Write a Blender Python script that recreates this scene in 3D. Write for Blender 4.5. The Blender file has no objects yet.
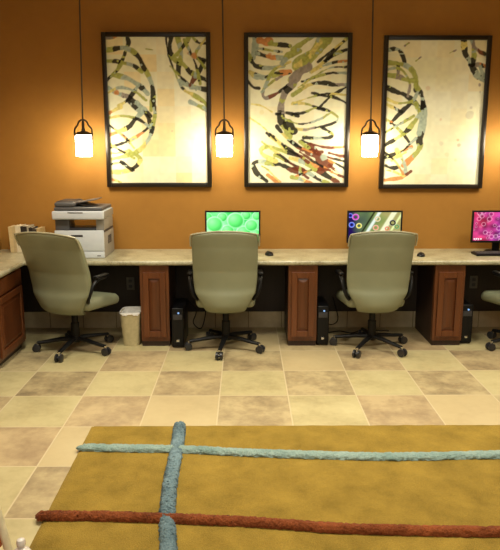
import bpy, bmesh, math, random
import numpy as np
from mathutils import Vector, Matrix, noise
random.seed(7); rng = np.random.default_rng(11)
S = bpy.context.scene; C = S.collection
PI = math.pi
S.view_settings.view_transform = 'Standard'
S.view_settings.look = 'None'
S.view_settings.exposure = 0.0

# ------------------------------------------------------------------ camera
F, PITCH, H = 650.0, math.radians(11.2), 1.65
YAW = math.atan(5/F)
cam = bpy.data.cameras.new('camera'); co = bpy.data.objects.new('camera', cam); C.objects.link(co)
co.location = (0, 0, H); co.rotation_euler = (PI/2-PITCH, 0, -YAW)
cam.sensor_fit = 'HORIZONTAL'; cam.sensor_width = 36; cam.lens = 36*F/500; cam.clip_start = .05
S.camera = co

def ray(x, y):
    u = (x-250)/F; v = (y-275)/F
    d = (u, math.cos(PITCH)-v*math.sin(PITCH), -math.sin(PITCH)-v*math.cos(PITCH))
    c, s = math.cos(YAW), math.sin(YAW)
    return (d[0]*c+d[1]*s, d[1]*c-d[0]*s, d[2])
def on_y(x, y, Y):                       # a point of the photograph on the plane at depth Y
    d = ray(x, y); t = Y/d[1]; return (d[0]*t, H+d[2]*t)

# ------------------------------------------------------------------ mesh helpers
def merge(bm, other):
    me = bpy.data.meshes.new('tmp'); other.to_mesh(me); other.free(); bm.from_mesh(me); bpy.data.meshes.remove(me)
def box(bm, x0, x1, y0, y1, z0, z1, bev=0, seg=2, M=None):
    b = bmesh.new(); bmesh.ops.create_cube(b, size=1)
    for v in b.verts:
        v.co = Vector(((x0+x1)/2+v.co.x*(x1-x0), (y0+y1)/2+v.co.y*(y1-y0), (z0+z1)/2+v.co.z*(z1-z0)))
    if bev: bmesh.ops.bevel(b, geom=b.edges[:], offset=bev, segments=seg, affect='EDGES', profile=.5)
    if M is not None: bmesh.ops.transform(b, matrix=M, verts=b.verts[:])
    merge(bm, b); return bm
def frame_of(t):
    t = t.normalized(); up = Vector((0, 0, 1)) if abs(t.z) < .95 else Vector((1, 0, 0))
    a = t.cross(up).normalized(); return a, a.cross(t).normalized()
def tube(bm, pts, r, seg=10, flat=1.0, caps=True):
    pts = [Vector(p) for p in pts]; n = len(pts); rings = []
    rr = r if isinstance(r, (list, tuple)) else [r]*n
    pa = None
    for i, p in enumerate(pts):
        t = pts[min(i+1, n-1)]-pts[max(i-1, 0)]
        a, b = frame_of(t)
        if pa is not None:
            a = (pa - t.normalized()*pa.dot(t.normalized()))
            a = a.normalized() if a.length > 1e-6 else frame_of(t)[0]
            b = a.cross(t.normalized()).normalized()
        pa = a
        rings.append([bm.verts.new(p+a*math.cos(2*PI*k/seg)*rr[i]+b*math.sin(2*PI*k/seg)*rr[i]*flat) for k in range(seg)])
    for i in range(n-1):
        for k in range(seg):
            bm.faces.new((rings[i][k], rings[i][(k+1) % seg], rings[i+1][(k+1) % seg], rings[i+1][k]))
    if caps:
        bm.faces.new(rings[0][::-1]); bm.faces.new(rings[-1])
    return bm
def spline(pts, n):
    P = [Vector(p) for p in pts]; P = [P[0]*2-P[1]]+P+[P[-1]*2-P[-2]]; out = []
    m = len(P)-3
    for i in range(n+1):
        s = i/n*m; k = min(int(s), m-1); t = s-k
        a, b, c, d = P[k:k+4]
        out.append(.5*((2*b)+(c-a)*t+(2*a-5*b+4*c-d)*t*t+(3*b-a-3*c+d)*t**3))
    return out
def lathe(bm, prof, seg=32, c=(0, 0, 0)):
    rings = []
    for r, z in prof:
        if r < 1e-6: rings.append([bm.verts.new((c[0], c[1], c[2]+z))])
        else: rings.append([bm.verts.new((c[0]+r*math.cos(2*PI*k/seg), c[1]+r*math.sin(2*PI*k/seg), c[2]+z)) for k in range(seg)])
    for A, B in zip(rings, rings[1:]):
        for k in range(seg):
            q = [A[k % len(A)], A[(k+1) % seg % len(A)], B[(k+1) % seg % len(B)], B[k % len(B)]]
            u = []
            for v in q:
                if v not in u: u.append(v)
            if len(u) > 2: bm.faces.new(u)
    return bm
def obj(name, bm, mat, parent=None, smooth=True, angle=40):
    bmesh.ops.recalc_face_normals(bm, faces=bm.faces[:])
    me = bpy.data.meshes.new(name); bm.to_mesh(me); bm.free()
    if smooth:
        me.polygons.foreach_set('use_smooth', [True]*len(me.polygons))
        me.set_sharp_from_angle(angle=math.radians(angle))
    o = bpy.data.objects.new(name, me); C.objects.link(o); me.materials.append(mat)
    if parent: o.parent = parent
    return o
def B(): return bmesh.new()
def tag(o, label=None, cat=None, group=None, kind=None):
    for k, v in (('label', label), ('category', cat), ('group', group), ('kind', kind)):
        if v: o[k] = v
    return o
def thing(name, label, cat, loc=(0, 0, 0), rz=0, group=None):
    o = bpy.data.objects.new(name, None); C.objects.link(o); o.empty_display_size = .1
    o.location = loc; o.rotation_euler = (0, 0, rz); return tag(o, label, cat, group)
def struct(name, bm, mat, **k): return tag(obj(name, bm, mat, **k), kind='structure')
def dup(root, loc, rz, label):
    r = root.copy(); C.objects.link(r); r.location = loc; r.rotation_euler = (0, 0, rz); r['label'] = label
    for ch in list(root.children):
        c = ch.copy(); C.objects.link(c); c.parent = r
        for g in list(ch.children):
            d = g.copy(); C.objects.link(d); d.parent = c
    return r

# ------------------------------------------------------------------ materials
class NT:
    def __init__(s, name):
        s.m = bpy.data.materials.new(name); s.m.use_nodes = True; s.t = s.m.node_tree
        s.b = s.t.nodes['Principled BSDF']; s.out = s.t.nodes['Material Output']
    def n(s, typ, **kw):
        d = s.t.nodes.new(typ)
        for k, v in kw.items():
            if k.startswith('_'): setattr(d, k[1:], v)
        return d
    def l(s, a, b): s.t.links.new(a, b)
    def coord(s): return s.n('ShaderNodeTexCoord').outputs['Object']
    def mapped(s, scale):
        m = s.n('ShaderNodeMapping'); m.inputs['Scale'].default_value = scale; s.l(s.coord(), m.inputs[0]); return m.outputs[0]
    def noise(s, scale, vec=None, detail=4, rough=.55):
        d = s.n('ShaderNodeTexNoise'); d.inputs['Scale'].default_value = scale; d.inputs['Detail'].default_value = detail
        d.inputs['Roughness'].default_value = rough; s.l(vec if vec is not None else s.coord(), d.inputs['Vector']); return d.outputs['Fac']
    def ramp(s, fac, stops):
        r = s.n('ShaderNodeValToRGB'); e = r.color_ramp.elements
        while len(e) < len(stops): e.new(.5)
        for k, (p, c) in enumerate(stops): e[k].position = p; e[k].color = (*c, 1)
        s.l(fac, r.inputs[0]); return r.outputs[0]
    def math(s, op, a, b=None):
        d = s.n('ShaderNodeMath', _operation=op)
        for i, v in enumerate((a, b)):
            if v is None: continue
            if isinstance(v, (int, float)): d.inputs[i].default_value = v
            else: s.l(v, d.inputs[i])
        return d.outputs[0]
    def mix(s, fac, a, b, blend='MIX'):
        d = s.n('ShaderNodeMix', _data_type='RGBA', _blend_type=blend)
        for i, v in ((0, fac), (6, a), (7, b)):
            if isinstance(v, (int, float)): d.inputs[i].default_value = v
            elif isinstance(v, tuple): d.inputs[i].default_value = (*v, 1)
            else: s.l(v, d.inputs[i])
        return d.outputs[2]
    def bump(s, h, strength=.2, dist=.01):
        d = s.n('ShaderNodeBump'); d.inputs['Strength'].default_value = strength; d.inputs['Distance'].default_value = dist
        s.l(h, d.inputs['Height']); s.l(d.outputs[0], s.b.inputs['Normal'])
    def base(s, c, rough=.5, metal=0, spec=None):
        if isinstance(c, tuple): s.b.inputs['Base Color'].default_value = (*c, 1)
        else: s.l(c, s.b.inputs['Base Color'])
        s.b.inputs['Roughness'].default_value = rough; s.b.inputs['Metallic'].default_value = metal
        if spec is not None: s.b.inputs['Specular IOR Level'].default_value = spec
        return s.m
def plain(name, c, rough=.5, metal=0, var=.12, scale=30, spec=None):
    t = NT(name); f = t.noise(scale)
    col = t.ramp(f, [(.3, tuple(k*(1-var) for k in c)), (.7, tuple(min(1, k*(1+var)) for k in c))])
    return t.base(col, rough, metal, spec)
def emit(name, c, st, attr=None):
    t = NT(name); e = t.n('ShaderNodeEmission'); e.inputs[1].default_value = st
    if attr:
        a = t.n('ShaderNodeVertexColor'); a.layer_name = attr; t.l(a.outputs[0], e.inputs[0])
    else: e.inputs[0].default_value = (*c, 1)
    t.l(e.outputs[0], t.out.inputs[0]); return t.m

def m_wall(name, a, b):
    t = NT(name); f = t.noise(1.6, detail=6); g = t.noise(14, detail=5)
    col = t.ramp(t.math('ADD', t.math('MULTIPLY', f, .7), t.math('MULTIPLY', g, .3)), [(.3, a), (.7, b)])
    t.bump(t.noise(180, detail=2), .08, .004)
    return t.base(col, .62, spec=.25)
M_WALL = m_wall('terracotta_wall_paint', (.31, .150, .029), (.375, .185, .036))
M_CEIL = plain('ceiling_paint', (.62, .5, .33), .9)

def m_floor():
    t = NT('floor_tiles'); sp = t.n('ShaderNodeSeparateXYZ'); t.l(t.coord(), sp.inputs[0])
    TX, TY = .461, .490
    u = t.math('DIVIDE', t.math('SUBTRACT', sp.outputs[0], .288), TX)
    v = t.math('DIVIDE', t.math('SUBTRACT', sp.outputs[1], 4.635), TY)
    iu, iv = t.math('FLOOR', u), t.math('FLOOR', v)
    par = t.math('FLOORED_MODULO', t.math('ADD', iu, iv), 2.0)
    cb = t.n('ShaderNodeCombineXYZ'); t.l(iu, cb.inputs[0]); t.l(iv, cb.inputs[1])
    wn = t.n('ShaderNodeTexWhiteNoise'); wn.noise_dimensions = '3D'; t.l(cb.outputs[0], wn.inputs[0])
    rnd = wn.outputs[0]
    off = t.n('ShaderNodeVectorMath', _operation='MULTIPLY_ADD'); t.l(wn.outputs[1], off.inputs[0]); off.inputs[1].default_value = (9, 9, 9); t.l(t.coord(), off.inputs[2])
    n1 = t.noise(3.6, off.outputs[0], 6, .62); n2 = t.noise(22, off.outputs[0], 4, .6)
    nn = t.math('ADD', t.math('MULTIPLY', n1, .75), t.math('MULTIPLY', n2, .25))
    light = t.ramp(nn, [(.30, (.35, .29, .145)), (.5, (.47, .405, .21)), (.68, (.53, .465, .25))])
    pink = t.mix(t.math('MULTIPLY', t.math('GREATER_THAN', rnd, .5), .55), light, (.49, .375, .21))
    dark = t.ramp(nn, [(.36, (.195, .155, .085)), (.48, (.335, .27, .145)), (.60, (.47, .39, .21))])
    dark2 = t.mix(t.math('MULTIPLY', rnd, .3), dark, (.52, .34, .2))
    # checkerboard: row index 0 is the row just beyond Y 4.635; parity picked from the photograph
    tile = t.mix(t.math('GREATER_THAN', par, .5), pink, dark2)
    fu, fv = t.math('FRACT', u), t.math('FRACT', v)
    eu = t.math('MULTIPLY', t.math('MINIMUM', fu, t.math('SUBTRACT', 1, fu)), TX)
    ev = t.math('MULTIPLY', t.math('MINIMUM', fv, t.math('SUBTRACT', 1, fv)), TY)
    e = t.math('MINIMUM', eu, ev)
    sm = t.n('ShaderNodeMapRange'); sm.inputs[1].default_value = .0028; sm.inputs[2].default_value = .0055; t.l(e, sm.inputs[0])
    col = t.mix(sm.outputs[0], (.55, .46, .28), tile)
    t.bump(sm.outputs[0], .25, .003)
    return t.base(col, .42, spec=.4)
M_FLOOR = m_floor()

def m_wood(name, a, b, rough=.33, axis=2):
    t = NT(name); sc = [34, 34, 34]; sc[axis] = 2.2
    f = t.noise(1.0, t.mapped(tuple(sc)), 5, .6); g = t.noise(2.5)
    col = t.mix(t.math('MULTIPLY', g, .35), t.ramp(f, [(.3, a), (.72, b)]), a)
    t.bump(f, .05, .003); return t.base(col, rough)
M_CHERRY = m_wood('cherry_wood', (.088, .026, .008), (.17, .052, .014))
M_CHERRY_PANEL = m_wood('cherry_panel', (.074, .021, .006), (.125, .037, .010))
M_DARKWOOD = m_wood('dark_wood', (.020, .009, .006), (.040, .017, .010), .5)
def m_stone():
    t = NT('speckled_laminate'); v = t.n('ShaderNodeTexVoronoi'); v.inputs['Scale'].default_value = 70; t.l(t.coord(), v.inputs['Vector'])
    f = t.noise(55, detail=5, rough=.75); g = t.noise(7, detail=5)
    col = t.ramp(t.math('ADD', t.math('MULTIPLY', f, .55), t.math('MULTIPLY', g, .45)), [(.36, (.18, .16, .09)), (.46, (.36, .335, .21)), (.56, (.45, .43, .29)), (.68, (.58, .56, .42))])
    return t.base(col, .28)
M_STONE = m_stone()
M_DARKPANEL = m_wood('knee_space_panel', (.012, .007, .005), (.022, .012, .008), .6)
def m_base():
    t = NT('baseboard_tile'); sp = t.n('ShaderNodeSeparateXYZ'); t.l(t.coord(), sp.inputs[0])
    f = t.math('FRACT', t.math('DIVIDE', t.math('ADD', sp.outputs[0], 20.1), .305)); e = t.math('MINIMUM', f, t.math('SUBTRACT', 1, f))
    col = t.mix(t.math('GREATER_THAN', e, .012), (.20, .16, .10), t.ramp(t.noise(9), [(.3, (.42, .35, .22)), (.7, (.58, .50, .33))]))
    return t.base(col, .5)
M_BASE = m_base()
def m_leather():
    t = NT('olive_beige_leather'); f = t.noise(5); 
    col = t.ramp(f, [(.3, (.205, .220, .138)), (.7, (.232, .248, .156))])
    v = t.n('ShaderNodeTexVoronoi'); v.inputs['Scale'].default_value = 380; t.l(t.coord(), v.inputs['Vector'])
    t.bump(v.outputs[0], .06, .002); return t.base(col, .42, spec=.45)
M_LEATHER = m_leather()
M_PIPING = plain('leather_piping', (.36, .355, .24), .4)
M_BLACK = plain('black_plastic', (.005, .005, .005), .45, spec=.25)
M_BLACKSATIN = plain('black_satin_case', (.004, .004, .005), .35, spec=.25)
M_CHROME = plain('bright_metal', (.6, .6, .6), .2, 1)
M_WHEEL = plain('caster_rubber', (.02, .02, .022), .3)
M_FRAME = plain('dark_bronze_frame', (.010, .007, .005), .35)
M_IRON = plain('dark_bronze_iron', (.045, .03, .016), .45, .5)
M_CORD = plain('dark_cord', (.05, .035, .02), .7)
M_SHADE = emit('lit_glass_shade', (1, .83, .55), 58.0)
M_RIM = plain('shade_rim_metal', (.16, .10, .04), .4, .6)
M_PRWHITE = plain('printer_white', (.62, .67, .72), .45, var=.02)
M_PRGREY = plain('printer_grey', (.095, .095, .10), .45, var=.03)
M_PRDARK = plain('printer_dark', (.035, .035, .04), .5)
M_PRSIDE = plain('printer_side_panel', (.30, .285, .25), .5, var=.02)
M_BIN = plain('bin_plastic', (.50, .44, .25), .4)
M_BAG = plain('bin_bag', (.75, .74, .70), .3)
M_OUTLET = plain('outlet_plate', (.10, .095, .08), .5)
M_CREAM = plain('cream_paint', (.72, .66, .44), .4)
M_ORANGE = plain('rust_upholstery', (.42, .12, .035), .8, var=.2, scale=60)
M_CERAMIC = plain('white_knob_paint', (.72, .66, .60), .25)
def m_pile(name, a, b, s1=6, s2=160, amp=.5, rough=.95):
    t = NT(name); f = t.noise(s1, detail=5, rough=.6); g = t.noise(s2, detail=3)
    col = t.ramp(t.math('ADD', t.math('MULTIPLY', f, .62), t.math('MULTIPLY', g, .38)), [(.34, a), (.66, b)])
    t.bump(g, amp, .01); t.b.inputs['Sheen Weight'].default_value = .05; t.b.inputs['Sheen Roughness'].default_value = .5
    return t.base(col, rough, spec=.1)
M_RUG = m_pile('golden_rug_pile', (.185, .120, .016), (.355, .235, .038), 5.5, 220, .6)
M_BLUE = m_pile('slate_blue_shag', (.060, .105, .125), (.21, .31, .345), 9, 120, .9)
M_AQUA = m_pile('pale_aqua_shag', (.17, .27, .245), (.34, .44, .385), 9, 120, .9)
M_RUST = m_pile('rust_red_shag', (.11, .027, .008), (.31, .086, .026), 9, 120, .9)
def book_mat(n, c): return plain(n, c, .5)

# ------------------------------------------------------------------ the setting
WY, WL, WR, CH = 5.84, -2.205, 3.6, 3.25
struct('floor', box(B(), WL-.12, WR+.12, -1.5, WY+.12, -.1, 0), M_FLOOR, smooth=False)
struct('wall_back', box(B(), WL-.12, WR+.12, WY, WY+.12, 0, CH), M_WALL, smooth=False)
struct('wall_left', box(B(), WL-.12, WL, -1.5, WY, 0, CH), M_WALL, smooth=False)
struct('wall_right', box(B(), WR, WR+.12, -1.5, WY, 0, CH), M_WALL, smooth=False)
struct('ceiling', box(B(), WL-.12, WR+.12, -1.5, WY+.12, CH, CH+.1), M_CEIL, smooth=False)
struct('baseboard_back', box(B(), WL, WR, WY-.018, WY, 0, .155, .003), M_BASE, smooth=False)
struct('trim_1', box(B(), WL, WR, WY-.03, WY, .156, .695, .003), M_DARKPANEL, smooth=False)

# ------------------------------------------------------------------ worktop (L-shaped, rounded front edge)
CT = .735                                     # top of the counter
CY = 5.215                                    # front edge of the long run
LX = -1.795                                   # front edge of the left run
def worktop():
    bm = B(); th = .04
    pts = [(WL, 3.9), (LX, 3.9), (LX, CY), (WR, CY), (WR, WY), (WL, WY)]
    vs = [bm.verts.new((x, y, CT-th)) for x, y in pts]
    f = bm.faces.new(vs); r = bmesh.ops.extrude_face_region(bm, geom=[f])
    bmesh.ops.translate(bm, vec=(0, 0, th), verts=[g for g in r['geom'] if isinstance(g, bmesh.types.BMVert)])
    ed = [e for e in bm.edges if abs(e.verts[0].co.z-e.verts[1].co.z) < 1e-6 and
          ((abs(e.verts[0].co.y-CY) < 1e-5 and abs(e.verts[1].co.y-CY) < 1e-5) or (abs(e.verts[0].co.x-LX) < 1e-5 and abs(e.verts[1].co.x-LX) < 1e-5)
           or (abs(e.verts[0].co.y-3.9) < 1e-5 and abs(e.verts[1].co.y-3.9) < 1e-5))]
    bmesh.ops.bevel(bm, geom=ed, offset=.017, segments=5, affect='EDGES', profile=.5)
    return bm
tag(obj('worktop', worktop(), M_STONE, angle=30), 'long L-shaped speckled beige worktop running under the pictures and along the left wall', 'counter')
ZB = CT-.041                                  # underside

# ------------------------------------------------------------------ cabinets
def raised_door(w, h, name, parent, loc, rz):
    """shaker frame with a raised centre panel, hinge side hidden; built in X-Z facing -Y"""
    d = obj(name, B(), M_CHERRY, parent)
    bm = B(); s = .047; t = .02
    box(bm, 0, s, -t, 0, 0, h, .004); box(bm, w-s, w, -t, 0, 0, h, .004)
    box(bm, s, w-s, -t, 0, 0, s*1.1, .004); box(bm, s, w-s, -t, 0, h-s*1.1, h, .004)
    bm.to_mesh(d.data); bm.free(); d.data.materials.clear(); d.data.materials.append(M_CHERRY)
    d.location = loc; d.rotation_euler = (0, 0, rz)
    p = B(); a = s+.001; 
    z0, z1 = s*1.1+.001, h-s*1.1-.001; x0, x1 = a, w-a
    q = .030
    outer = [(x0, -.006, z0), (x1, -.006, z0), (x1, -.006, z1), (x0, -.006, z1)]
    inner = [(x0+q, -.016, z0+q), (x1-q, -.016, z0+q), (x1-q, -.016, z1-q), (x0+q, -.016, z1-q)]
    back = [(x, 0, z) for x, y, z in outer]
    O, I, K = ([p.verts.new(v) for v in L] for L in (outer, inner, back))
    p.faces.new(I); p.faces.new(K)
    for k in range(4):
        p.faces.new((O[k], O[(k+1) % 4], I[(k+1) % 4], I[k])); p.faces.new((K[k], K[(k+1) % 4], O[(k+1) % 4], O[k]))
    obj('raised_panel', p, M_CHERRY_PANEL, d, smooth=False)
    return d
def pedestal(x0, x1, label):
    w = x1-x0; t = thing('pedestal_cabinet', label, 'cabinet', ((x0+x1)/2, 5.25, 0), 0, 'narrow cabinets under the worktop')
    obj('face_frame', box(B(), -w/2, w/2, 0, .05, .045, ZB, .003), M_CHERRY, t, smooth=False)
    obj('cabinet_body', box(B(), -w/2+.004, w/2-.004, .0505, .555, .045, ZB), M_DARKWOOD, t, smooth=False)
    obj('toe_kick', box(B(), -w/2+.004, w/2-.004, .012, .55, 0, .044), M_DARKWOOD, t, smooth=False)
    dw = w-.052
    raised_door(dw, .55, 'door', t, (-dw/2, -.001, .085), 0)
    return t
pedestal(-.868, -.630, 'narrow cherry wood cabinet between the cream waste bin and a black tower')
pedestal(.358, .598, 'middle narrow cherry wood cabinet, right of the chair at the green screen')
pedestal(1.570, 1.818, 'narrow cherry wood cabinet left of the pink screen, showing its left side')
# left run
t = thing('base_cabinet', 'cherry wood cabinet with drawer and door along the left wall', 'cabinet', (-1.842, 3.95, 0))
obj('cabinet_body', box(B(), -.35, 0, 0, 1.30, .05, ZB, .003), M_CHERRY, t, smooth=False)
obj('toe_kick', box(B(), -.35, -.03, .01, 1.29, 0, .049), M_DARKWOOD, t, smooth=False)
for k, (y0, y1) in enumerate(((.06, .66), (.74, 1.26))):
    raised_door(y1-y0, .46, 'door', t, (.001, y0, .08), PI/2)
    d = obj('drawer', box(B(), .001, .02, y0, y1, .555, .675, .006), M_CHERRY, t)

# ------------------------------------------------------------------ office chairs
def grid_shell(front, back, nu, nv):
    """closed shell from two point functions over (u,v) in [0,1]"""
    bm = B(); G = []
    for f in (front, back):
        G.append([[bm.verts.new(f(i/nu, j/nv)) for i in range(nu+1)] for j in range(nv+1)])
    for s in (0, 1):
        for j in range(nv):
            for i in range(nu):
                bm.faces.new((G[s][j][i], G[s][j][i+1], G[s][j+1][i+1], G[s][j+1][i]))
    for j in range(nv):
        for i in (0, nu): bm.faces.new((G[0][j][i], G[0][j+1][i], G[1][j+1][i], G[1][j][i]))
    for i in range(nu):
        for j in (0, nv): bm.faces.new((G[0][j][i], G[0][j][i+1], G[1][j][i+1], G[1][j][i]))
    return bm
def interp(x, tab):
    for (a, fa), (b, fb) in zip(tab, tab[1:]):
        if x <= b:
            s = (x-a)/(b-a); s = s*s*(3-2*s)*.5+s*.5; return fa+(fb-fa)*s
    return tab[-1][1]
HW = [(0, .150), (.06, .168), (.14, .200), (.25, .247), (.40, .260), (.7, .264), (.93, .264), (1, .256)]
PZ = [(0, .332), (.06, .360), (.14, .43), (.25, .51), (.5, .69), (.8, .88), (1, .985)]
PY = [(0, -.135), (.05, -.185), (.11, -.214), (.19, -.212), (.32, -.190), (.5, -.200), (.8, -.250), (1, -.292)]
def back_pt(off, shrink, ws=1, rec=0):
    def f(u, v):
        s = 2*u-1; a = abs(s)
        hw = interp(v, HW)*ws-shrink
        z = interp(v, PZ)
        y = interp(v, PY)+off-rec*max(0, v-.15)
        crown = .030*(1-a**2.2)*max(0, (v-.75)/.25)**1.5      # rounded top line
        wrap = .060*a**2.4*(1-.35*v)                          # sides wrap forward
        edge = shrink*(1 if v > .5 else 0)*max(0, (v-.9)/.1)
        puff = (.022 if off < 0 else -.015)*(1-a**3)*math.sin(PI*min(1, max(0, v)))**.6
        return Vector((s*hw, y+wrap-puff, z+crown-edge))
    return f
def make_chair(label, loc, rz, spin, ws=1, rec=0):
    t = thing('office_chair', label, 'chair', loc, rz, 'olive beige office chairs along the worktop')
    bk = obj('backrest', grid_shell(back_pt(.050, .016, ws, rec), back_pt(-.016, 0, ws, rec), 24, 30), M_LEATHER, t, angle=70)
    sd = bk.modifiers.new('round', 'SUBSURF'); sd.levels = 1; sd.render_levels = 1
    # piping along the rear rim of the shell
    f = back_pt(-.012, -.001, ws, rec); pts = [f(0, v/30) for v in range(25, 31)]+[f(u/24, 1) for u in range(1, 24)]+[f(1, v/30) for v in range(30, 24, -1)]
    obj('piping', tube(B(), pts, .0065, 6), M_PIPING, bk)
    # seat cushion
    bm = box(B(), -.258, .258, -.13, .29, .370, .457, .04, 5)
    for v in bm.verts:
        if v.co.y > .1: v.co.z -= (v.co.y-.1)**2*.6
        v.co.x *= 1-.10*max(0, (-v.co.y+.02)/.15)
        v.co.z += .012*(1-(v.co.x/.25)**2)*(1 if v.co.z > .42 else 0)
    obj('seat', bm, M_LEATHER, t, angle=60)
    obj('seat_plate', box(B(), -.11, .11, -.08, .14, .335, .369, .01), M_BLACK, t)
    for s in (-1, 1):
        p = spline([(s*.215, -.10, .44), (s*.245, -.135, .475), (s*.268, -.135, .53), (s*.280, -.10, .595), (s*.284, -.04, .626), (s*.284, .05, .630)], 28)
        a = obj('armrest', tube(B(), p, [.015]*29, 8, 1.2), M_BLACK, t)
        b = box(B(), s*.284-.022, s*.284+.022, -.09, .075, .632, .658, .011, 3)
        obj('arm_pad', b, M_BLACKSATIN, a)
    obj('gas_column', lathe(B(), [(0, .10), (.034, .10), (.034, .235), (.026, .24), (.026, .345), (0, .345)], 20), M_BLACK, t)
    obj('base_hub', lathe(B(), [(0, .075), (.042, .075), (.046, .095), (.040, .125), (0, .125)], 20), M_BLACK, t)
    for k in range(5):
        a = spin+k*2*PI/5; dx, dy = math.cos(a), math.sin(a)
        def P(r, z): return (dx*r, dy*r, z)
        obj('base_leg', tube(B(), [P(.035, .102), P(.12, .098), P(.22, .084), P(.305, .074)], [.024, .022, .019, .017], 10, .8), M_BLACK, t)
        c = B(); ax = Vector((-dy, dx, 0)); ctr = Vector(P(.315, .032))
        for s in (-1, 1):
            c0 = ctr+ax*s*.008; c1 = ctr+ax*s*.029
            tube(c, [c0, c0+(c1-c0)*.15, c0+(c1-c0)*.85, c1], [.026, .032, .032, .024], 18)
        tube(c, [ctr-ax*.010, ctr+ax*.010], .012, 10)
        cc = obj('caster', c, M_WHEEL, t)
        st = tube(B(), [P(.306, .050), P(.306, .080)], .011, 8); obj('caster_stem', st, M_CHROME, cc)
    return t
def chair_copy(src, loc, rz, spin, label):
    return make_chair(label, loc, rz, spin)
R = math.radians
make_chair('olive beige office chair in front of the printer, turned to the right', (-1.395, 5.16, 0), R(-23), R(-100+23), 1.1, .05)
make_chair('olive beige office chair pulled up to the green screen', (-.160, 5.205, 0), R(1), R(-99))
make_chair('olive beige office chair pulled up to the screen with coloured bubbles', (1.052, 5.205, 0), R(3), R(-125))
make_chair('olive beige office chair at the pink screen, cut by the right edge of the photo', (2.325, 5.195, 0), R(14), R(-180))

# ------------------------------------------------------------------ painted surfaces (colours stored on a fine mesh)
PAL = dict(k=(.008, .007, .005), g=(.36, .41, .10), b=(.36, .46, .40), y=(.66, .60, .20), o=(.60, .26, .08), r=(.15, .035, .016), v=(.27, .24, .22), w=(.8, .75, .5), p=(.55, .40, .25))
def smooth_noise(h, w, cell, rg):
    gh, gw = int(h/cell)+3, int(w/cell)+3; g = rg.random((gh, gw))
    yy, xx = np.mgrid[0:h, 0:w]/cell; y0, x0 = yy.astype(int), xx.astype(int); fy, fx = yy-y0, xx-x0
    fy, fx = fy*fy*(3-2*fy), fx*fx*(3-2*fx)
    return (g[y0, x0]*(1-fx)+g[y0, x0+1]*fx)*(1-fy)+(g[y0+1, x0]*(1-fx)+g[y0+1, x0+1]*fx)*fy
def paint_canvas(w, h, strokes, dots, tx, tz, seed, checker):
    checker *= 1.4
    """w,h px of detail; strokes given in canvas pixel coordinates already mapped by tx,tz"""
    rg = np.random.default_rng(seed)
    img = np.zeros((h, w, 3)); c0 = np.array((.76, .78, .55)); c1 = np.array((.82, .72, .42)); c2 = np.array((.84, .88, .74))
    n = smooth_noise(h, w, h/5, rg); img[:] = c0+(c2-c0)*n[..., None]
    cs = w/6.0
    yy, xx = np.mgrid[0:h, 0:w]; iy, ix = (yy/cs).astype(int), (xx/cs).astype(int)
    rv = rg.random((60, 60)); cell = rv[iy, ix]
    img += (c1-img)*np.clip(np.clip((cell-.55)*2.2, 0, 1)*checker, 0, 1)[..., None]
    img += (np.array((.84, .80, .58))-img)*np.clip(np.clip((.3-cell)*2.5, 0, 1)*checker, 0, 1)[..., None]
    n2 = smooth_noise(h, w, 6, rg); img *= (.95+.1*n2)[..., None]
    wob = smooth_noise(h, w, 5, rg)*.9-.45; wob2 = smooth_noise(h, w, 3, rg); patch = smooth_noise(h, w, 6.5, rg)
    for pts, wd, cols in strokes:
        P = spline([(tx(a), tz(b), 0) for a, b in pts], max(30, 14*len(pts)))
        P = np.array([(p.x, p.y) for p in P]); sc = w/100.0
        L = len(P); rad = wd*sc*.5*1.12
        x0, x1 = int(max(0, P[:, 0].min()-rad-2)), int(min(w, P[:, 0].max()+rad+3)); y0, y1 = int(max(0, P[:, 1].min()-rad-2)), int(min(h, P[:, 1].max()+rad+3))
        if x1 <= x0 or y1 <= y0: continue
        sy, sx = np.mgrid[y0:y1, x0:x1]
        d = np.sqrt((sx[..., None]-P[:, 0])**2+(sy[..., None]-P[:, 1])**2); k = d.argmin(-1); dm = d.min(-1)
        cl = np.array([PAL[c] for c in cols]); t = np.clip((k/(L-1))*len(cols)+(rg.random()-.5)*.4+wob[y0:y1, x0:x1]*.6, 0, len(cols)-1e-3).astype(int)
        ta = .95+.16*np.sin(np.arange(L)*.16+rg.random()*6)
        al = np.clip((rad*ta[k]+wob[y0:y1, x0:x1]*1.6-dm)/.9, 0, 1)*.95
        sub = cl[t]
        q = patch[y0:y1, x0:x1]; mk = (q > .80)
        sub = np.where(mk[..., None], np.array(PAL[rg.choice(list('gbkgb'))]), sub)
        sub = sub*(.8+.4*wob2[y0:y1, x0:x1])[..., None]
        img[y0:y1, x0:x1] += (sub-img[y0:y1, x0:x1])*al[..., None]
    for a, b, r, c, o in dots:
        d = np.sqrt((xx-tx(a))**2+(yy-tz(b))**2); al = np.clip((r*w/100+wob*3-d)/1.5, 0, 1)*o
        img += (np.array(PAL[c])-img)*al[..., None]
    return img
def colour_grid(name, img, x0, x1, z0, z1, y, mat, parent):
    h, w, _ = img.shape
    X, Z = np.meshgrid(np.linspace(x0, x1, w), np.linspace(z1, z0, h))
    V = np.stack([X.ravel(), np.full(h*w, y), Z.ravel()], 1)
    i = np.arange(h*w).reshape(h, w); q = np.stack([i[1:, :-1].ravel(), i[1:, 1:].ravel(), i[:-1, 1:].ravel(), i[:-1, :-1].ravel()], 1)
    me = bpy.data.meshes.new(name); me.from_pydata(V.tolist(), [], q.tolist())
    at = me.color_attributes.new('paint', 'FLOAT_COLOR', 'POINT')
    col = np.ones((h*w, 4), np.float32); col[:, :3] = np.clip(img.reshape(-1, 3), 0, 1); at.data.foreach_set('color', col.ravel())
    o = bpy.data.objects.new(name, me); C.objects.link(o); me.materials.append(mat); o.parent = parent; return o
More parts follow.
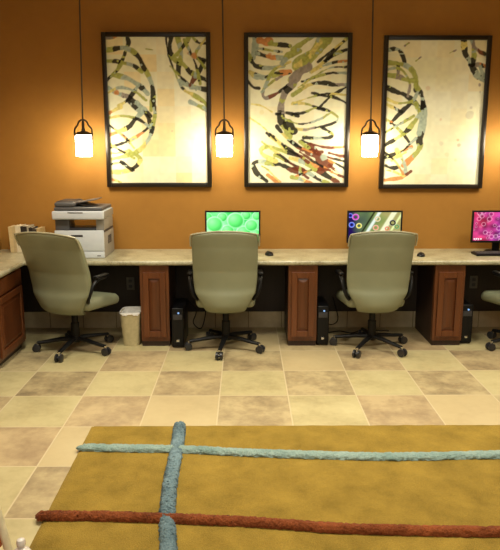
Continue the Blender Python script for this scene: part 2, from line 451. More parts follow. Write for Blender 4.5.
def m_paint():
    t = NT('painted_canvas'); a = t.n('ShaderNodeVertexColor'); a.layer_name = 'paint'
    return t.base(a.outputs[0], .55, spec=.15)
M_PAINT = m_paint()

ST1 = [([(127,36),(128.4,43),(125.5,52),(122,61),(116,71.5),(107,80)],4,'kkgkkgkk'),
 ([(105,50.4),(114.5,49),(123,48),(132,51),(139,57.5),(143,66.5),(148,75),(152,85),(153,95.5),(151,110)],5,'gkbgkkgbkg'),
 ([(105,61.3),(116,61.3),(126,63.5),(135,66.5),(142,72)],4,'gkgbkg'),([(113,75),(123,76.6),(132,81),(141,87),(148,94)],5,'gbbkb'),
 ([(105,86),(116,92.6),(127.7,97),(136.4,103),(143.7,108.6),(150,116)],4.5,'bbvkkbk'),([(139,84),(133.5,92.6),(127.7,100),(119,106)],4,'bkky'),
 ([(137,103),(145,112.7),(149.5,120.5),(152,131)],4.5,'bkkb'),([(153,100),(155,114),(152.5,126.6),(149.5,137.5),(141.7,148),(131,154.5),(112,159)],4.5,'kgkbygy'),
 ([(141.7,112.7),(135.5,119),(129.4,126.6),(120,131),(107,136)],4.5,'bkkyo'),([(107,124),(120,133),(128,140.5),(134,148)],3,'kyoky'),
 ([(151,125),(141.7,133),(132.5,139),(121.6,143.6),(107,148)],3.5,'koykk'),([(129,151),(138,156),(140,161),(134,168),(123,171.5),(107,172)],4.5,'ggykyy'),
 ([(121.6,162),(128,167),(133,170)],4,'kk'),([(107,114),(113,111),(121,107)],4,'oyy'),([(107,179),(114,180),(121,182)],3,'oy'),([(107,165),(116,163),(124,163)],2.5,'kyk'),
 ([(107,153),(118,153),(128,151)],2.5,'yy'),([(106,38),(112,38),(116,36)],3,'vo'),([(146,49),(153,50)],1.2,'g'),([(127,100),(134,106),(141,113)],4,'kkb'),
 ([(166,36),(167.4,49),(170.3,60.6),(174.7,72),(179.8,84),(185.6,91),(198.7,100),(209,104)],2.5,'kkkgbkyr'),
 ([(171,37),(169.6,49),(174,59),(184,65),(190,72),(198.7,76.6),(209,81)],5,'kkggkgk'),([(176.8,36),(179.8,46),(181.2,54.8),(178.3,68),(179,74)],5,'gbbgkk'),
 ([(190,36),(183.4,46),(176.8,54.8)],4,'gkg'),([(191.4,36),(198.7,43),(209,43)],3,'gkk'),([(188.5,53.3),(198.7,58.4),(209,61.3)],4,'pkk'),
 ([(203,62),(200,69.3),(194.3,78),(189.2,85),(181,81)],5,'kkgrbb'),([(191.4,86.8),(198.7,88.2),(209,89.7)],5,'bbk'),([(190,102),(199,106),(209,111)],4.5,'bgb'),
 ([(206,38),(200,46),(196,55),(205,68)],3,'ygg'),([(185,91),(193,95),(202,100),(209,108)],4,'ygg')]
DT1 = [(117,92.5,3.2,'o',.9),(194,56,4,'o',.8),(190,85,2.6,'r',.9),(172,131,2,'v',.5),(180,137,1.2,'g',.4)]
ST2 = [([(254.6,36),(255.3,46),(253,57.7)],6,'bb'),([(260,40),(265,42),(270,41)],7,'oo'),([(270,43.8),(281,45),(290,46)],4.5,'gkk'),([(257.5,53.3),(269,57),(283.7,57.7),(292,56)],4.5,'kobb'),
 ([(248,54),(252,62),(257.5,66.4),(269,68),(284,65.7)],4.5,'gkkbb'),([(250,72),(256,76),(266,77.3),(279,73.7),(290,72)],5.5,'ybbgo'),([(247,80),(253,86.8),(259,88)],3,'kk'),
 ([(290,62),(275,69.3),(266,84),(263,95),(267.7,97.7),(278,92.6),(291,83)],3.6,'ygbvvrk'),([(300,51),(288,56),(282,63.5)],6,'ggb'),([(294,83),(286,91),(281.5,104),(281,119),(285,128),(289,136)],7,'vkvvkkgg'),
 ([(326,37),(314,53),(299,65)],12,'ggg'),([(312,36),(303,43),(293,50)],5,'gg'),([(348,37),(336,49),(325.6,60.6),(311,72)],4,'gkky'),([(349,49),(337,53.3),(325.6,61)],3.5,'kgk'),
 ([(348,61),(337,62),(325.6,65),(311,72)],3,'okby'),([(348,73),(331.4,73),(317,76.6),(302,81.7)],3,'bkgk'),([(348,85),(334,84.6),(324,83),(309.6,84.6),(293,95)],4.2,'vkkkyg'),
 ([(348,86),(337,92.6),(328.5,98.4),(320,107)],2.8,'kkk'),([(312,93),(325.6,96),(335.8,97.7),(348,104)],3,'kkk'),([(293,103),(306.6,104),(315,107),(324,110)],3,'ygkk'),
 ([(293,80),(300,72),(307,67)],9,'vv'),([(293,114),(304,112.7),(315,108),(326,109.6),(336.7,116),(336.7,121),(327.5,125),(313.5,128),(304,129.7),(293,128)],2.8,'kgkgbkkvy'),
 ([(304,137.5),(318,138),(329,137.5),(332,134),(323,128)],3.6,'kbkkgk'),([(302,141),(315,145),(329,147.5),(347,146.7)],3,'krro'),([(309,149),(317,155),(322,162),(329,164)],10,'rrrr'),
 ([(329,153),(337,155),(347,157)],3,'rr'),([(329,160.6),(337,164),(347,170)],2.6,'ok'),([(329,165),(337,172),(347,183)],3,'rw'),([(311,164),(323,173),(337,182)],6,'orkr'),
 ([(293,168),(309,173),(318,179),(328,183)],4,'kbkg'),([(290,158),(304,162),(315,170)],5,'ybg'),([(292,177),(303,180),(311,184)],4.5,'gyo'),
 ([(267,181),(257,173),(253.5,164),(260,161.5),(272.5,163.7),(281.7,165),(292.6,170),(303,174)],5,'kkkkbgkkrr'),([(276,161),(265,156),(261,150),(268,146.7),(280,150),(291,153),(303,157)],4.6,'yyyyyggkr'),
 ([(267,133),(277,140.5),(286,148)],4,'kyyk'),([(277,126.6),(288,139),(303,150)],4,'kyykr'),([(288,124),(294,131)],9,'kk'),([(277,114),(286.4,112.7),(298,116)],3.5,'kvkk'),([(268,175),(279,183)],5,'oo'),
 ([(285,146),(296,154),(308,162)],3.5,'kkr'),([(300,142),(312,150),(322,152)],4,'grr'),([(320,42),(306,60),(296,66)],6,'ygy'),([(345,40),(330,52),(318,62)],2.5,'yk'),([(275,155),(290,163),(304,170)],3.5,'gkr')]
ST2 += [([(250,118),(262,126),(274,138),(284,150)],2.2,'yyky'),([(262,142),(276,152),(292,164),(308,178)],3,'gykrr'),([(280,182),(268,170),(262,166)],2.2,'yg'),
 ([(288,140),(304,149),(324,156),(347,162)],2.6,'kork'),([(300,152),(318,164),(336,174),(347,178)],2.6,'rkor'),([(292,104),(308,98),(326,94),(347,95)],2.4,'ygky'),
 ([(252,104),(262,106),(272,112)],2,'yy'),([(256,48),(268,50),(282,52)],2.6,'bgb'),([(283,118),(300,124),(318,120),(332,112)],2.4,'gkbg'),([(298,88),(312,78),(330,68),(347,67)],2.4,'ygbk'),
 ([(262,92),(272,82),(282,76)],2.6,'bgv'),([(296,176),(312,170),(330,170)],3,'ogr')]
ST1 += [([(106,94),(118,88),(132,90),(146,100)],3,'ybbg'),([(108,118),(124,116),(140,120),(150,128)],3,'ygkb'),([(106,142),(120,150),(134,158)],3,'ykg'),([(184,40),(190,52),(196,66),(200,84)],3,'gbkg'),([(170,66),(182,78),(196,90)],2.6,'gkb')]
DT2 = [(324,157,4.2,'b',.95),(332,172,2.5,'o',.8),(340,158,2,'r',.5),(270,56,3,'o',.7),(262,112,3,'y',.3)]
ST3 = [([(388,50.4),(395.5,49),(401,52),(405,62)],4,'bkbbk'),([(387,62.8),(400,64),(410,68),(416,78),(416,90)],5,'ggbggk'),([(387,75),(398.4,76.6),(407,80),(416,81)],5,'gvgg'),
 ([(398.4,63),(398.4,76)],3.5,'kv'),([(385,87),(397,92),(407,96),(416,104),(423,112)],5,'kkkkk'),([(416,85),(421.7,95.5),(423,106)],5,'gkkk'),([(410,104),(401,112.7),(391,123)],4.5,'kkk'),
 ([(387,104),(394,108),(402,112)],3.5,'yk'),([(391,122),(402.7,133),(410,143)],3.5,'kggkk'),([(423,103),(424,114),(423,131),(419.7,139),(419.7,148),(413.5,156),(404,165)],6,'kbbkkggo'),
 ([(419.7,114),(412,125),(404,134)],5,'bggk'),([(404,134),(394,140),(384,146)],4,'gykk'),([(411,147),(398,153),(384,158)],4,'oykk'),([(397,150),(404,162),(406,172)],4,'ybb'),
 ([(399,167),(392,168),(386,166)],4,'kk'),([(384,180),(401,177.6),(411,171)],4,'oor'),([(384,168),(395,172),(404,176)],3,'wy'),([(385,119),(392,122)],3,'yo'),([(416,104),(421,118),(419,134)],4.5,'gbb'),
 ([(464,37),(465,52),(471,63.5),(477,75),(487,82)],6,'ykbkbb'),([(472,38),(474,52),(473,65)],5,'vgk'),([(474,47),(480,52),(489,56)],4,'vrk'),([(470,65),(478,65),(489,67)],4.4,'kvo'),([(480,67),(483,74),(488,78)],4,'bb'),
 ([(450,53),(456,50)],2,'gv'),([(405,46),(409,43)],2,'vo'),([(416,61),(421,57)],2,'gv'),([(386,160),(396,158),(406,152)],2.5,'wy')]
ST3 += [([(385,98),(398,103),(412,101),(418,92)],3,'ygb'),([(386,132),(400,124),(414,116)],3,'gbg'),([(386,70),(396,68),(404,72),(410,84),(408,96)],3,'bggv'),([(392,160),(404,150),(416,138)],3,'ykb'),([(384,152),(396,162),(403,174)],2.6,'kyo')]
DT3 = [(480,85,2,'v',.8),(480,92,2,'v',.5),(470,115,5,'v',.25),(471,108,2.5,'v',.35),(458,140,2,'o',.5),(459,145,2,'r',.35),(441,119,2,'o',.35),(447,155,3,'g',.2),(441,143,3,'v',.2),(456,160,2.5,'g',.25),(428,88,3,'o',.25),(412,125,2,'o',.2),(422,150,2,'b',.2)]
def picture(corners, strokes, dots, label, seed, checker):
    """corners: outer frame in the photograph; the real frame is an upright rectangle on the wall"""
    P = [on_y(x, y, WY-.035) for x, y in corners]
    x0, x1 = (P[0][0]+P[3][0])/2, (P[1][0]+P[2][0])/2; z1, z0 = (P[0][1]+P[1][1])/2, (P[2][1]+P[3][1])/2
    t = thing('framed_picture', label, 'picture', ((x0+x1)/2, WY, z0), 0, 'framed abstract paintings on the orange wall')
    w, h = (x1-x0)/2, z1-z0; fw = .037
    bm = B()
    def prof(a, b, ax):        # mitred-looking rails with a stepped profile
        pass
    box(bm, -w, -w+fw, -.042, -.002, 0, h, .004); box(bm, w-fw, w, -.042, -.002, 0, h, .004)
    box(bm, -w+fw, w-fw, -.042, -.002, 0, fw, .004); box(bm, -w+fw, w-fw, -.042, -.002, h-fw, h, .004)
    obj('frame', bm, M_FRAME, t)
    W_, H_ = 170, int(170*(h-2*fw)/(2*w-2*fw))
    cx = (x0+x1)/2
    # photograph pixel -> canvas texel (true rectangle on the wall)
    def mp(a, b):
        X, Z = on_y(a, b, WY-.02); return ((X-cx+w-fw)/(2*w-2*fw)*(W_-1), (z1-fw-Z)/(h-2*fw)*(H_-1))
    st = [([mp(a, b) for a, b in pts], wd, c) for pts, wd, c in strokes]; dt = [(*mp(a, b), r*.9, c, o) for a, b, r, c, o in dots]
    img = paint_canvas(W_, H_, st, dt, lambda a: a, lambda b: b, seed, checker)
    colour_grid('canvas', img, -w+fw-.001, w-fw+.001, fw-.001, h-fw+.001, -.018, M_PAINT, t)
    return t
picture([(101,32),(211,32),(211,187),(107,187)], ST1, DT1, 'framed abstract painting above the printer, woven coils left and upper right on cream squares', 3, .8)
picture([(243,32),(353,33),(348,187),(245,187)], ST2, DT2, 'framed abstract painting filled with sweeping green and black brush strokes', 4, .25)
picture([(384,34.5),(492,36),(482.5,188),(379.5,189)], ST3, DT3, 'framed abstract painting furthest right, coils at its left edge and pale blotched ground', 5, .35)

# ------------------------------------------------------------------ pendant lamps
def pendant(x, y, z0, label, lean=0):
    t = thing('pendant_lamp', label, 'lamp', (x, y, z0), 0, 'lantern pendants hanging before the orange wall')
    sh = obj('glass_shade', lathe(B(), [(0, .0), (.055, .0), (.064, .006), (.066, .03), (.066, .165), (.060, .182), (0, .182)], 28), M_SHADE, t)
    for zz in (.004, .181):
        obj('rim', tube(B(), [(.0665*math.cos(a*PI/16), .0665*math.sin(a*PI/16), zz) for a in range(33)], .004, 6, caps=False), M_RIM, t)
    obj('cap', lathe(B(), [(.0, .183), (.066, .183), (.070, .192), (.045, .205), (.018, .212), (.012, .24), (.010, .297), (0, .297)], 24), M_IRON, t)
    yk = B()
    p = spline([(-.072, 0, .10), (-.073, 0, .20), (-.068, 0, .232), (-.045, 0, .258), (-.032, 0, .288), (0, 0, .305), (.032, 0, .288), (.045, 0, .258), (.068, 0, .232), (.073, 0, .20), (.072, 0, .10)], 44)
    tube(yk, p, .0052, 6, 1.5)
    obj('yoke', yk, M_IRON, t)
    obj('cord', tube(B(), [(0, 0, .300), (lean, 0, CH-.03-z0)], .0062, 8), M_CORD, t)
    obj('ceiling_rose', lathe(B(), [(0, -.03), (.02, -.03), (.055, -.012), (.06, -.0005), (0, -.0005)], 24, (lean, 0, CH-z0)), M_IRON, t)
    return t
PYD = WY-.30
for px, lean, label in ((84.5, .03, 'lit lantern pendant lamp left of the picture above the printer'), (224.5, -.01, 'lit lantern pendant lamp between the left and middle pictures'), (369.5, -.022, 'lit lantern pendant lamp between the middle and right pictures'), (521, 0, 'lit lantern pendant lamp right of the rightmost picture')):
    X, Z = on_y(px, 157, PYD); pendant(X, PYD, Z, label, lean)

# ------------------------------------------------------------------ computers
def screen_green(w=150, h=90):
    yy, xx = np.mgrid[0:h, 0:w]; u, v = xx/w, yy/w
    img = np.zeros((h, w, 3)); img[:] = (.12, .62, .20); n = smooth_noise(h, w, 22, rng); img += (np.array((.55, .95, .60))-img)*(n**1.3)[..., None]
    rg = np.random.default_rng(5)
    C_ = [(.55, .17, .17), (.15, .25, .17), (.85, .27, .13), (.30, .10, .10), (.75, .06, .10), (.02, .10, .10), (.40, .38, .13), (.70, .42, .15), (.12, .50, .15), (.95, .08, .09), (.93, .46, .12)]
    for cx, cy, r in C_[::-1]:
        d = np.sqrt((u-cx)**2+(v-cy)**2)/r; m = np.clip((1-d)*14, 0, 1)
        lit = np.clip(1.05-.75*np.sqrt((u-cx+.3*r)**2+(v-cy+.35*r)**2)/r, 0, 1)
        c = np.array((.05, .50, .10))*(1-lit[..., None])+np.array((.42, 1.0, .45))*lit[..., None]
        c = c+np.array((.45, .35, .45))*np.clip((d-.75)*4, 0, 1)[..., None]
        img += (c-img)*(m*.92)[..., None]
    return img
def screen_colour(w=150, h=90):
    yy, xx = np.mgrid[0:h, 0:w]; u, v = xx/w, yy/w
    rg = np.random.default_rng(8); n = smooth_noise(h, w, 26, rg)
    A, Bc, Cc = np.array((.10, .06, .25)), np.array((.35, .55, .20)), np.array((.85, .80, .45))
    t = np.clip(u*1.3+n*.4-.2, 0, 1)[..., None]; img = A*(1-t)**2+Bc*2*t*(1-t)+Cc*t**2*.7
    for x0, wd, c in ((.42, .05, (.9, .95, .9)), (.70, .07, (.95, .95, .75)), (.32, .03, (.05, .04, .03)), (.86, .04, (.9, .95, .6))):
        d = np.abs(u-x0-(.3-v)*.55); img += (np.array(c)-img)*np.clip((wd-d)/.03, 0, 1)[..., None]*.9
    for cx, cy, r, c in ((.13, .10, .07, (.8, .2, .7)), (.06, .26, .06, (.25, .35, .9)), (.20, .28, .06, (.9, .85, .3)), (.84, .22, .065, (.02, .02, .02)), (.55, .14, .06, (.85, .75, .5)), (.92, .30, .05, (.2, .5, .2)), (.03, .07, .05, (.2, .25, .8)), (.52, .32, .06, (.9, .55, .4)), (.74, .34, .05, (.85, .35, .2))):
        d = np.sqrt((u-cx)**2+(v-cy)**2)/r; img += (np.array(c)-img)*(np.clip((1-d)*8, 0, 1)*np.clip((d-.45)*4+.25, 0, 1))[..., None]
        img += (np.array((.95, .95, .95))-img)*np.clip(1-np.abs(d-.9)*9, 0, 1)[..., None]*.6
    return img
def screen_pink(w=150, h=90):
    yy, xx = np.mgrid[0:h, 0:w]; u, v = xx/w, yy/w
    rg = np.random.default_rng(9); n = smooth_noise(h, w, 11, rg); n2 = smooth_noise(h, w, 30, rg)
    t = np.clip(u*1.1+n2*.5-.15, 0, 1)[..., None]
    img = np.array((.85, .13, .17))*(1-t)+np.array((.40, .16, .62))*t
    img *= (.55+.8*n)[..., None]
    img += np.array((.7, .45, .8))*np.clip(1-np.abs(u-.85)*3, 0, 1)[..., None]*n2[..., None]
    for _ in range(46):
        cx, cy, r = rg.random(), rg.random()*.6, .015+.04*rg.random(); d = np.sqrt((u-cx)**2+(v-cy)**2)/r
        img += (np.array((1., .75, .85))-img)*np.clip(1-np.abs(d-.85)*4, 0, 1)[..., None]*.55
        img += (np.array((.18, .03, .12))-img)*np.clip(1-d*1.5, 0, 1)[..., None]*.6
    for k in range(4):
        cx, cy = .035+k*.042, .555; img[(np.abs(u-cx) < .014) & (np.abs(v-cy) < .014)] = (1, .95, .95)
    return img
M_SCREEN = emit('lit_screen', (1, 1, 1), 1.15, 'paint')
def monitor(xc, img, label):
    t = thing('monitor', label, 'monitor', (xc+.006, 5.60, CT), 0, 'black monitors on the worktop')
    w, z0, z1 = .2395, .090, .370
    bz = B(); f = .014
    box(bz, -w, -w+f, 0, .022, z0, z1, .002); box(bz, w-f, w, 0, .022, z0, z1, .002)
    box(bz, -w+f, w-f, 0, .022, z1-f, z1, .002); box(bz, -w+f, w-f, 0, .022, z0, z0+f+.004, .002)
    box(bz, -w+.01, w-.01, .012, .04, z0+.01, z1-.01, .008)
    obj('bezel', bz, M_BLACK, t)
    colour_grid('screen', img, -w+f-.001, w-f+.001, z0+f+.003, z1-f+.001, .006, M_SCREEN, t)
    obj('stand', box(B(), -.033, .033, .042, .062, .012, .20, .006), M_BLACK, t)
    obj('stand_base', lathe(B(), [(0, 0), (.085, 0), (.085, .006), (.078, .012), (0, .014)], 32, (0, .075, 0)), M_BLACK, t)
monitor(-.112, np.clip(screen_green()*1.25, 0, 1)**1.5, 'black monitor showing green bubbles behind the second chair from the left')
monitor(1.118, np.clip(screen_colour(), 0, 1)**1.8, 'black monitor showing multicoloured rings and white streaks')
monitor(2.203, np.clip(screen_pink(), 0, 1)**1.6, 'black monitor with a pink and purple picture at the right edge')
# keyboard of the right-hand place
t = thing('keyboard', 'black keyboard lying in front of the pink screen', 'keyboard', (2.19, 5.495, CT))
obj('keyboard_case', box(B(), -.225, .225, -.07, .08, .0005, .018, .005), M_BLACKSATIN, t)
kb = B()
for r in range(5):
    for c in range(15): box(kb, -.212+c*.0283, -.212+c*.0283+.024, -.062+r*.0265, -.062+r*.0265+.022, .0185, .024, .002, 1)
tag(obj('keys', kb, plain('key_plastic', (.03, .03, .032), .5), t, smooth=False), kind='stuff')
def mouse(x, y, rz, label):
    t = thing('mouse', label, 'mouse', (x, y, CT), rz, 'black mice on the worktop')
    bm = B(); bmesh.ops.create_uvsphere(bm, u_segments=20, v_segments=12, radius=1)
    for v in bm.verts:
        v.co = Vector((v.co.x*.034*(1-.1*v.co.y), v.co.y*.055, max(v.co.z, -.1)*.030+.0035))
    obj('mouse_body', bm, M_BLACKSATIN, t)
    w = B(); tube(w, [(-.004, .032, .024), (.004, .032, .024)], .008, 12); obj('scroll_wheel', w, M_PRGREY, t)
mouse(.205, 5.50, R(20), 'black mouse right of the chair at the green screen')
mouse(1.495, 5.44, R(-15), 'black mouse right of the chair at the multicoloured screen')
M_LED = emit('power_light', (.35, .6, 1), .9)
def tower(x0, y0, label):
    t = thing('computer_tower', label, 'computer', (x0+.05, y0, 0), 0, 'black computer towers under the worktop')
    obj('case', box(B(), -.05, .05, .012, .40, .012, .335, .004), M_BLACKSATIN, t)
    obj('front_panel', box(B(), -.05, .05, -.006, .0115, .010, .345, .010, 3), M_BLACK, t)
    obj('drive_door', box(B(), -.038, .038, -.010, -.0065, .245, .29, .001), M_PRDARK, t)
    obj('power_button', lathe(B(), [(0, 0), (.008, 0), (.008, .003), (0, .004)], 14), M_LED, t)
    pb = t.children[-1]; pb.location = (.008, -.0062, .302); pb.rotation_euler = (PI/2, 0, 0)
    ft = B(); lg = box(B(), -.012, .012, -.009, -.0065, .055, .075, .002); obj('badge', lg, M_CHROME, t)
    for sx in (-.042, .042):
        for sy in (.03, .36): tube(ft, [(sx, sy, 0), (sx, sy, .0115)], .008, 10)
    obj('foot', ft, M_BLACK, t)
tower(-.608, 5.20, 'black computer tower right of the cabinet beside the waste bin')
tower(.602, 5.265, 'black computer tower beside the middle cabinet')
tower(1.822, 5.30, 'black computer tower beside the rightmost cabinet')
# cables
def cable(pts, label, r=.005):
    tag(obj('cable', tube(B(), spline(pts, 40), r, 6), M_BLACK), label, 'cable', 'loose cables under the worktop')
cable([(-.50, 5.62, .30), (-.44, 5.66, .20), (-.47, 5.70, .08), (-.40, 5.74, .02), (-.36, 5.78, .18), (-.38, 5.79, .36)], 'black cable looping down behind the chair at the green screen')
cable([(.72, 5.66, .29), (.76, 5.70, .20), (.71, 5.72, .12), (.78, 5.74, .05), (.85, 5.76, .10), (.80, 5.78, .30)], 'black cable hanging behind the tower of the middle cabinet')
cable([(.72, 5.60, .012), (.85, 5.66, .012), (.95, 5.60, .012), (1.08, 5.68, .012), (1.3, 5.66, .012)], 'black cable lying on the floor under the multicoloured screen')
cable([(1.94, 5.68, .28), (1.97, 5.70, .16), (1.95, 5.72, .05), (2.0, 5.76, .02), (2.03, 5.785, .2)], 'black cable hanging beside the rightmost tower')
# outlets on the dark panel
def outlet(px, py, label):
    X, Z = on_y(px, py, WY-.031); t = thing('wall_outlet', label, 'outlet', (X, WY-.0305, Z), 0, 'outlet plates under the worktop')
    obj('cover_plate', box(B(), -.036, .036, -.007, 0, -.058, .058, .003), M_OUTLET, t)
    for s in (-1, 1): obj('socket', box(B(), -.016, .016, -.0095, -.0072, s*.024-.014, s*.024+.014, .001), M_PRDARK, t)
outlet(130.5, 283.5, 'outlet plate on the dark panel above the waste bin')
outlet(473.5, 282, 'outlet plate on the dark panel below the pink screen')

# ------------------------------------------------------------------ waste bin
t = thing('waste_bin', 'cream plastic waste bin with a white liner beside the cabinet', 'bin', (-.962, 5.345, 0))
def rounded(bm, rx0, ry0, rx1, ry1, z0, z1, th, seg=40):
    def ring(rx, ry, z):
        o = []
        for k in range(seg):
            a = 2*PI*k/seg; c, s = math.cos(a), math.sin(a); n = (abs(c)**4+abs(s)**4)**-.25
            o.append(bm.verts.new((c*n*rx, s*n*ry, z)))
        return o
    rr = [ring(rx0, ry0, z0), ring(rx1, ry1, z1), ring(rx1-th, ry1-th, z1), ring(rx0-th, ry0-th, z0+th)]
    for a, b in zip(rr, rr[1:]):
        for k in range(seg): bm.faces.new((a[k], a[(k+1) % seg], b[(k+1) % seg], b[k]))
    bm.faces.new(rr[0][::-1]); bm.faces.new(rr[3]); return bm
obj('bin_body', rounded(B(), .068, .085, .090, .115, 0, .285, .004), M_BIN, t)
lb = B(); seg = 48; rings = []
for j, (k, z) in enumerate(((.80, .16), (.955, .286), (1.0, .294), (1.03, .287), (1.03, .276))):
    o = []
    for i in range(seg):
        a = 2*PI*i/seg; c, s = math.cos(a), math.sin(a); n = (abs(c)**4+abs(s)**4)**-.25
        f = k*(1 if j < 3 else 1+.012*math.sin(i*2.3))
        o.append(lb.verts.new((c*n*.0905*f, s*n*.1155*f, z+(.007*math.sin(i*.9)+.005*math.sin(i*2.7) if j == 4 else 0))))
    rings.append(o)
for a, b in zip(rings, rings[1:]):
    for k in range(seg): lb.faces.new((a[k], a[(k+1) % seg], b[(k+1) % seg], b[k]))
obj('bin_liner', lb, M_BAG, t)

# ------------------------------------------------------------------ printer
PX0, PX1, PYF = -1.572, -1.168, 5.345
t = thing('printer', 'white and grey multifunction printer on the worktop', 'printer', ((PX0+PX1)/2, PYF, CT))
w = (PX1-PX0)/2; d = .41
pz = lambda y: on_y(80, y, PYF)[1]-CT
zA, zB_, zC, zD, zE = pz(230.5), pz(219.5), pz(211), pz(202), pz(200)
body = B(); box(body, -w, w, .012, d, .0005, zA-.022, .006); obj('cabinet', body, M_PRSIDE, t)
obj('front_cover', box(B(), -w, w, -.006, .011, .062, zA, .004), M_PRWHITE, t)
pt = obj('paper_drawer', box(B(), -w, w, -.004, .011, .004, .058, .004), M_PRWHITE, t)
obj('drawer_label', box(B(), w-.06, w-.03, -.0055, -.0042, .018, .026), M_PRGREY, pt)
obj('grip_slot', box(B(), -.07, .03, -.0085, -.0062, zA-.052, zA-.036, .002), M_PRDARK, t)
ot = B(); box(ot, -w, w, .012, d-.02, zA-.021, zA-.004, .003); obj('output_tray', ot, M_PRDARK, t)
sd = B(); box(sd, -w, -.085, .03, .2, zA-.003, zB_-.001, .004); obj('left_pillar', sd, M_PRGREY, t)
sd = B(); box(sd, .135, w, .03, d-.02, zA-.003, zB_-.001, .004); obj('right_pillar', sd, M_PRSIDE, t)
obj('inner_lip', box(B(), -.084, .134, .035, .10, zA-.003, zA+.018, .003), M_PRDARK, t)
sc = B(); box(sc, -w-.012, w+.006, -.02, d-.03, zB_, zC, .012, 3); obj('scanner_bed', sc, M_PRWHITE, t)
obj('control_strip', box(B(), -w+.12, w-.16, -.0225, -.0202, zC-.017, zC-.009, .001), M_PRGREY, t)
for k in range(5): obj('side_vent', box(B(), w+.0002, w+.002, .16+k*.03, .175+k*.03, .10, .17), M_PRDARK, t, smooth=False)
obj('scanner_side', box(B(), w+.0062, w+.0105, .02, d-.04, zB_+.008, zC-.006, .002), M_PRSIDE, t)
lid = B(); box(lid, -w+.004, w-.002, -.008, d-.04, zC+.001, zC+.030, .01, 3); obj('scanner_lid', lid, M_PRGREY, t)
ad = B(); box(ad, -w+.008, -w+.175, .0, d-.08, zC+.031, zC+.070, .014, 3); obj('document_feeder', ad, M_PRGREY, t)
obj('feeder_top', box(B(), -w+.02, -w+.16, .02, d-.10, zC+.0705, zC+.076, .002), M_PRDARK, t)
tr = box(B(), -.085, .085, -.12, .12, -.004, .004, .002, 2, Matrix.Translation((.058, .16, zC+.075)) @ Matrix.Rotation(R(-10), 4, 'Y'))
obj('feeder_tray', tr, M_PRGREY, t)
tr = box(B(), -.07, .09, -.10, .10, -.002, .002, 0, 2, Matrix.Translation((.025, .15, zC+.050)) @ Matrix.Rotation(R(12), 4, 'Y'))
obj('paper_stop', tr, M_PRDARK, t)

# ------------------------------------------------------------------ books
BK = [(8.0, 11.8, 226, (.66, .52, .27), 2.2, 'cream book leaning, leftmost of the row beside the printer'),
      (12.0, 14.6, 225.5, (.58, .46, .25), 2.2, 'thin tan book second from the left of the row'),
      (14.8, 20.0, 225.2, (.74, .68, .50), 2.2, 'thick white book third from the left of the row'),
      (20.2, 26.4, 225.6, (.020, .018, .018), 2.0, 'thick black book next to the thick white book'),
      (26.6, 28.3, 225.4, (.40, .37, .28), 2.0, 'thin grey book between two black books'),
      (28.5, 32.0, 227.0, (.016, .014, .014), 2.0, 'black book right of the thin grey book'),
      (32.2, 36.2, 228.3, (.05, .04, .03), 2.0, 'short dark brown book second from the right of the row'),
      (36.4, 39.4, 227.6, (.62, .47, .22), 2.0, 'yellowish cream book at the right end of the row')]
for i, (a, b, top, c, tilt, label) in enumerate(BK):
    Yb = 5.64; xa, zt = on_y(a, top+1, Yb); xb, _ = on_y(b, top, Yb); x0b = (xa+xb)/2; wd = (xb-xa); hh = zt-CT
    x0b += .222*math.sin(R(tilt))
    t = thing('book', label, 'book', (x0b, Yb, CT+.001+wd/2*math.sin(R(tilt))), 0, 'books standing on the worktop corner')
    t.rotation_euler = (0, -R(tilt), 0)
    m = book_mat('book_cover_%s' % 'abcdefgh'[i], c); cv = B()
    box(cv, -wd/2, -wd/2+.003, 0, .155, 0, hh); box(cv, wd/2-.003, wd/2, 0, .155, 0, hh); box(cv, -wd/2+.003, wd/2-.003, 0, .004, 0, hh)
    obj('cover', cv, m, t, smooth=False)
    obj('pages', box(B(), -wd/2+.0032, wd/2-.0032, .0045, .150, .004, hh-.004), plain('page_edges', (.74, .68, .52), .8), t, smooth=False)

# ------------------------------------------------------------------ rug
t = thing('rug', 'golden yellow area rug crossed by shaggy blue, aqua and rust bands', 'rug', (.6, 2.5, 0))
bm = B(); nx, ny = 150, 120
x_l = lambda y: -.918+(3.640-y)*.012
grid = []
for j in range(ny+1):
    y = 1.85+(3.642-1.85)*j/ny; row = []
    for i in range(nx+1):
        x = x_l(y)+(2.45-x_l(y))*i/nx; e = min(i, nx-i, j, ny-j)
        row.append(bm.verts.new((x-.6, y-2.5, .016+.0025*noise.noise(Vector((x*14, y*14, 0)))-(.010 if e == 0 else 0))))
    grid.append(row)
for j in range(ny):
    for i in range(nx): bm.faces.new((grid[j][i], grid[j][i+1], grid[j+1][i+1], grid[j+1][i]))
rim = grid[0]+[grid[j][nx] for j in range(1, ny+1)]+grid[ny][-2::-1]+[grid[j][0] for j in range(ny-1, 0, -1)]
low = [bm.verts.new((v.co.x, v.co.y, .0005)) for v in rim]
for k in range(len(rim)): bm.faces.new((rim[k], low[k], low[(k+1) % len(rim)], rim[(k+1) % len(rim)]))
obj('rug_pile', bm, M_RUG, t)
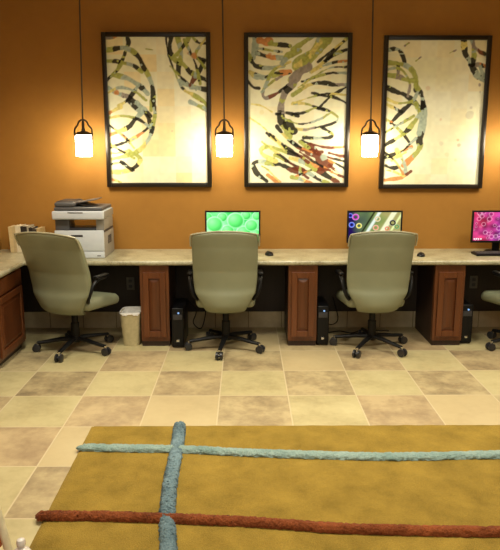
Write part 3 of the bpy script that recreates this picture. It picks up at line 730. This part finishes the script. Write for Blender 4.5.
def shag(name, pts, half, hgt, mat, n, label, z=.018):
    pts = spline([(x-.6, y-2.5, z) for x, y in pts], n); bm = B(); seg = 14; rings = []
    for i, p in enumerate(pts):
        tg = (pts[min(i+1, n)]-pts[max(i-1, 0)]).normalized(); a = Vector((-tg.y, tg.x, 0)); ring = []
        end = min(1, (min(i, n-i)+.6)/4)**.5
        wob = 1+.10*noise.noise(Vector((i*.09, len(name), 3)))
        for k in range(seg+1):
            th = PI*k/seg; r = 1+random.uniform(-.13, .13)
            ring.append(bm.verts.new(p+a*math.cos(th)*half*r*end*wob+Vector((0, 0, math.sin(th)*hgt*r*end))+tg*random.uniform(-.006, .006)))
        rings.append(ring)
    for A, D in zip(rings, rings[1:]):
        for k in range(seg): bm.faces.new((A[k], A[k+1], D[k+1], D[k]))
    bm.faces.new(rings[0]); bm.faces.new(rings[-1][::-1])
    o = obj(name, bm, mat, t, angle=180); o['label'] = label
shag('shag_band', [(-.925, 3.333), (-.356, 3.305), (.0, 3.265), (.453, 3.228), (.824, 3.212), (1.366, 3.232), (2.0, 3.26), (2.43, 3.28)], .035, .024, M_AQUA, 330, 'pale aqua shaggy band')
shag('shag_band', [(-.392, 3.645), (-.381, 3.45), (-.375, 3.20), (-.372, 2.98), (-.362, 2.80), (-.349, 2.626), (-.318, 2.407), (-.30, 2.1), (-.30, 1.87)], .036, .028, M_BLUE, 300, 'slate blue shaggy band')
shag('shag_band', [(-.938, 2.655), (-.654, 2.650), (-.358, 2.630), (.02, 2.600), (.453, 2.545), (1.094, 2.516), (1.8, 2.50), (2.43, 2.48)], .030, .028, M_RUST, 340, 'rust red shaggy band')

# ------------------------------------------------------------------ chair cut by the lower left corner
t = thing('side_chair', 'cream painted chair with rust upholstery in the lower left corner', 'chair', (-.92, 1.60, 0))
def rel(x, y, z): return (x+.92, y-1.60, z)
st = B()
for s in (1, -1):
    def sx(x): return x if s == 1 else -1.84-x
    tube(st, [rel(sx(-.665), 1.72, .001), rel(sx(-.688), 1.72, .45), rel(sx(-.714), 1.725, .57), rel(sx(-.745), 1.73, .70), rel(sx(-.795), 1.75, .96)], .0125, 10)
tube(st, [rel(-.795, 1.75, .955), rel(-.84, 1.75, .985), rel(-.92, 1.75, .995), rel(-1.0, 1.75, .985), rel(-1.045, 1.75, .955)], .015, 10)
obj('back_frame', st, M_CREAM, t)
bp = B(); L_ = []
for yy in (1.715, 1.738):
    L_.append([bp.verts.new(rel(x, yy+(z-.5)*.05, z)) for x, z in ((-.716, .50), (-.752, .66), (-.805, .93), (-.92, .965), (-1.035, .93), (-1.10, .66), (-1.134, .50))])
bp.faces.new(L_[0]); bp.faces.new(L_[1][::-1])
for k in range(7): bp.faces.new((L_[0][k], L_[0][(k+1) % 7], L_[1][(k+1) % 7], L_[1][k]))
obj('back_panel', bp, M_ORANGE, t, smooth=False)
obj('seat', box(B(), -.245, .245, -.35, .10, .40, .47, .025, 4), M_ORANGE, t)
for s in (1, -1):
    lg = B(); lathe(lg, [(0, 0), (.014, 0), (.018, .05), (.022, .30), (.024, .40), (.024, .50), (.016, .52), (.020, .545), (.029, .560), (.030, .575), (.020, .592), (.008, .598), (.007, .602), (.011, .606), (.0125, .614), (.010, .623), (0, .627)], 24)
    o = obj('front_post', lg, M_CERAMIC, t); X, Z = on_y(20.3, 534, 1.565); o.location = rel(X if s == 1 else -1.84-X, 1.565, 0)

# ------------------------------------------------------------------ lights
def area(name, loc, size, power, col, rot=(0, 0, 0), sizey=None, spread=PI):
    L = bpy.data.lights.new(name, 'AREA'); L.energy = power; L.color = col; L.size = size; L.spread = spread
    if sizey: L.shape = 'RECTANGLE'; L.size_y = sizey
    o = bpy.data.objects.new(name, L); C.objects.link(o); o.location = loc; o.rotation_euler = rot; return o
WARM = (1.0, .93, .76)
for x in (-1.2, .6, 2.4):
    area('ceiling_light', (x, 3.75, CH-.03), .6, 40, WARM, spread=R(128))
area('ceiling_light', (.3, .3, CH-.03), 1.6, 52, WARM, spread=R(160))
area('room_fill', (.4, -1.2, 2.7), 2.4, 20, (1, .95, .82), (R(75), 0, 0), 1.2)  # frontal fill added behind the camera, stands in for the rest of the room
W = bpy.data.worlds.new('world'); S.world = W; W.use_nodes = True
W.node_tree.nodes['Background'].inputs[0].default_value = (1, .88, .7, 1); W.node_tree.nodes['Background'].inputs[1].default_value = .09
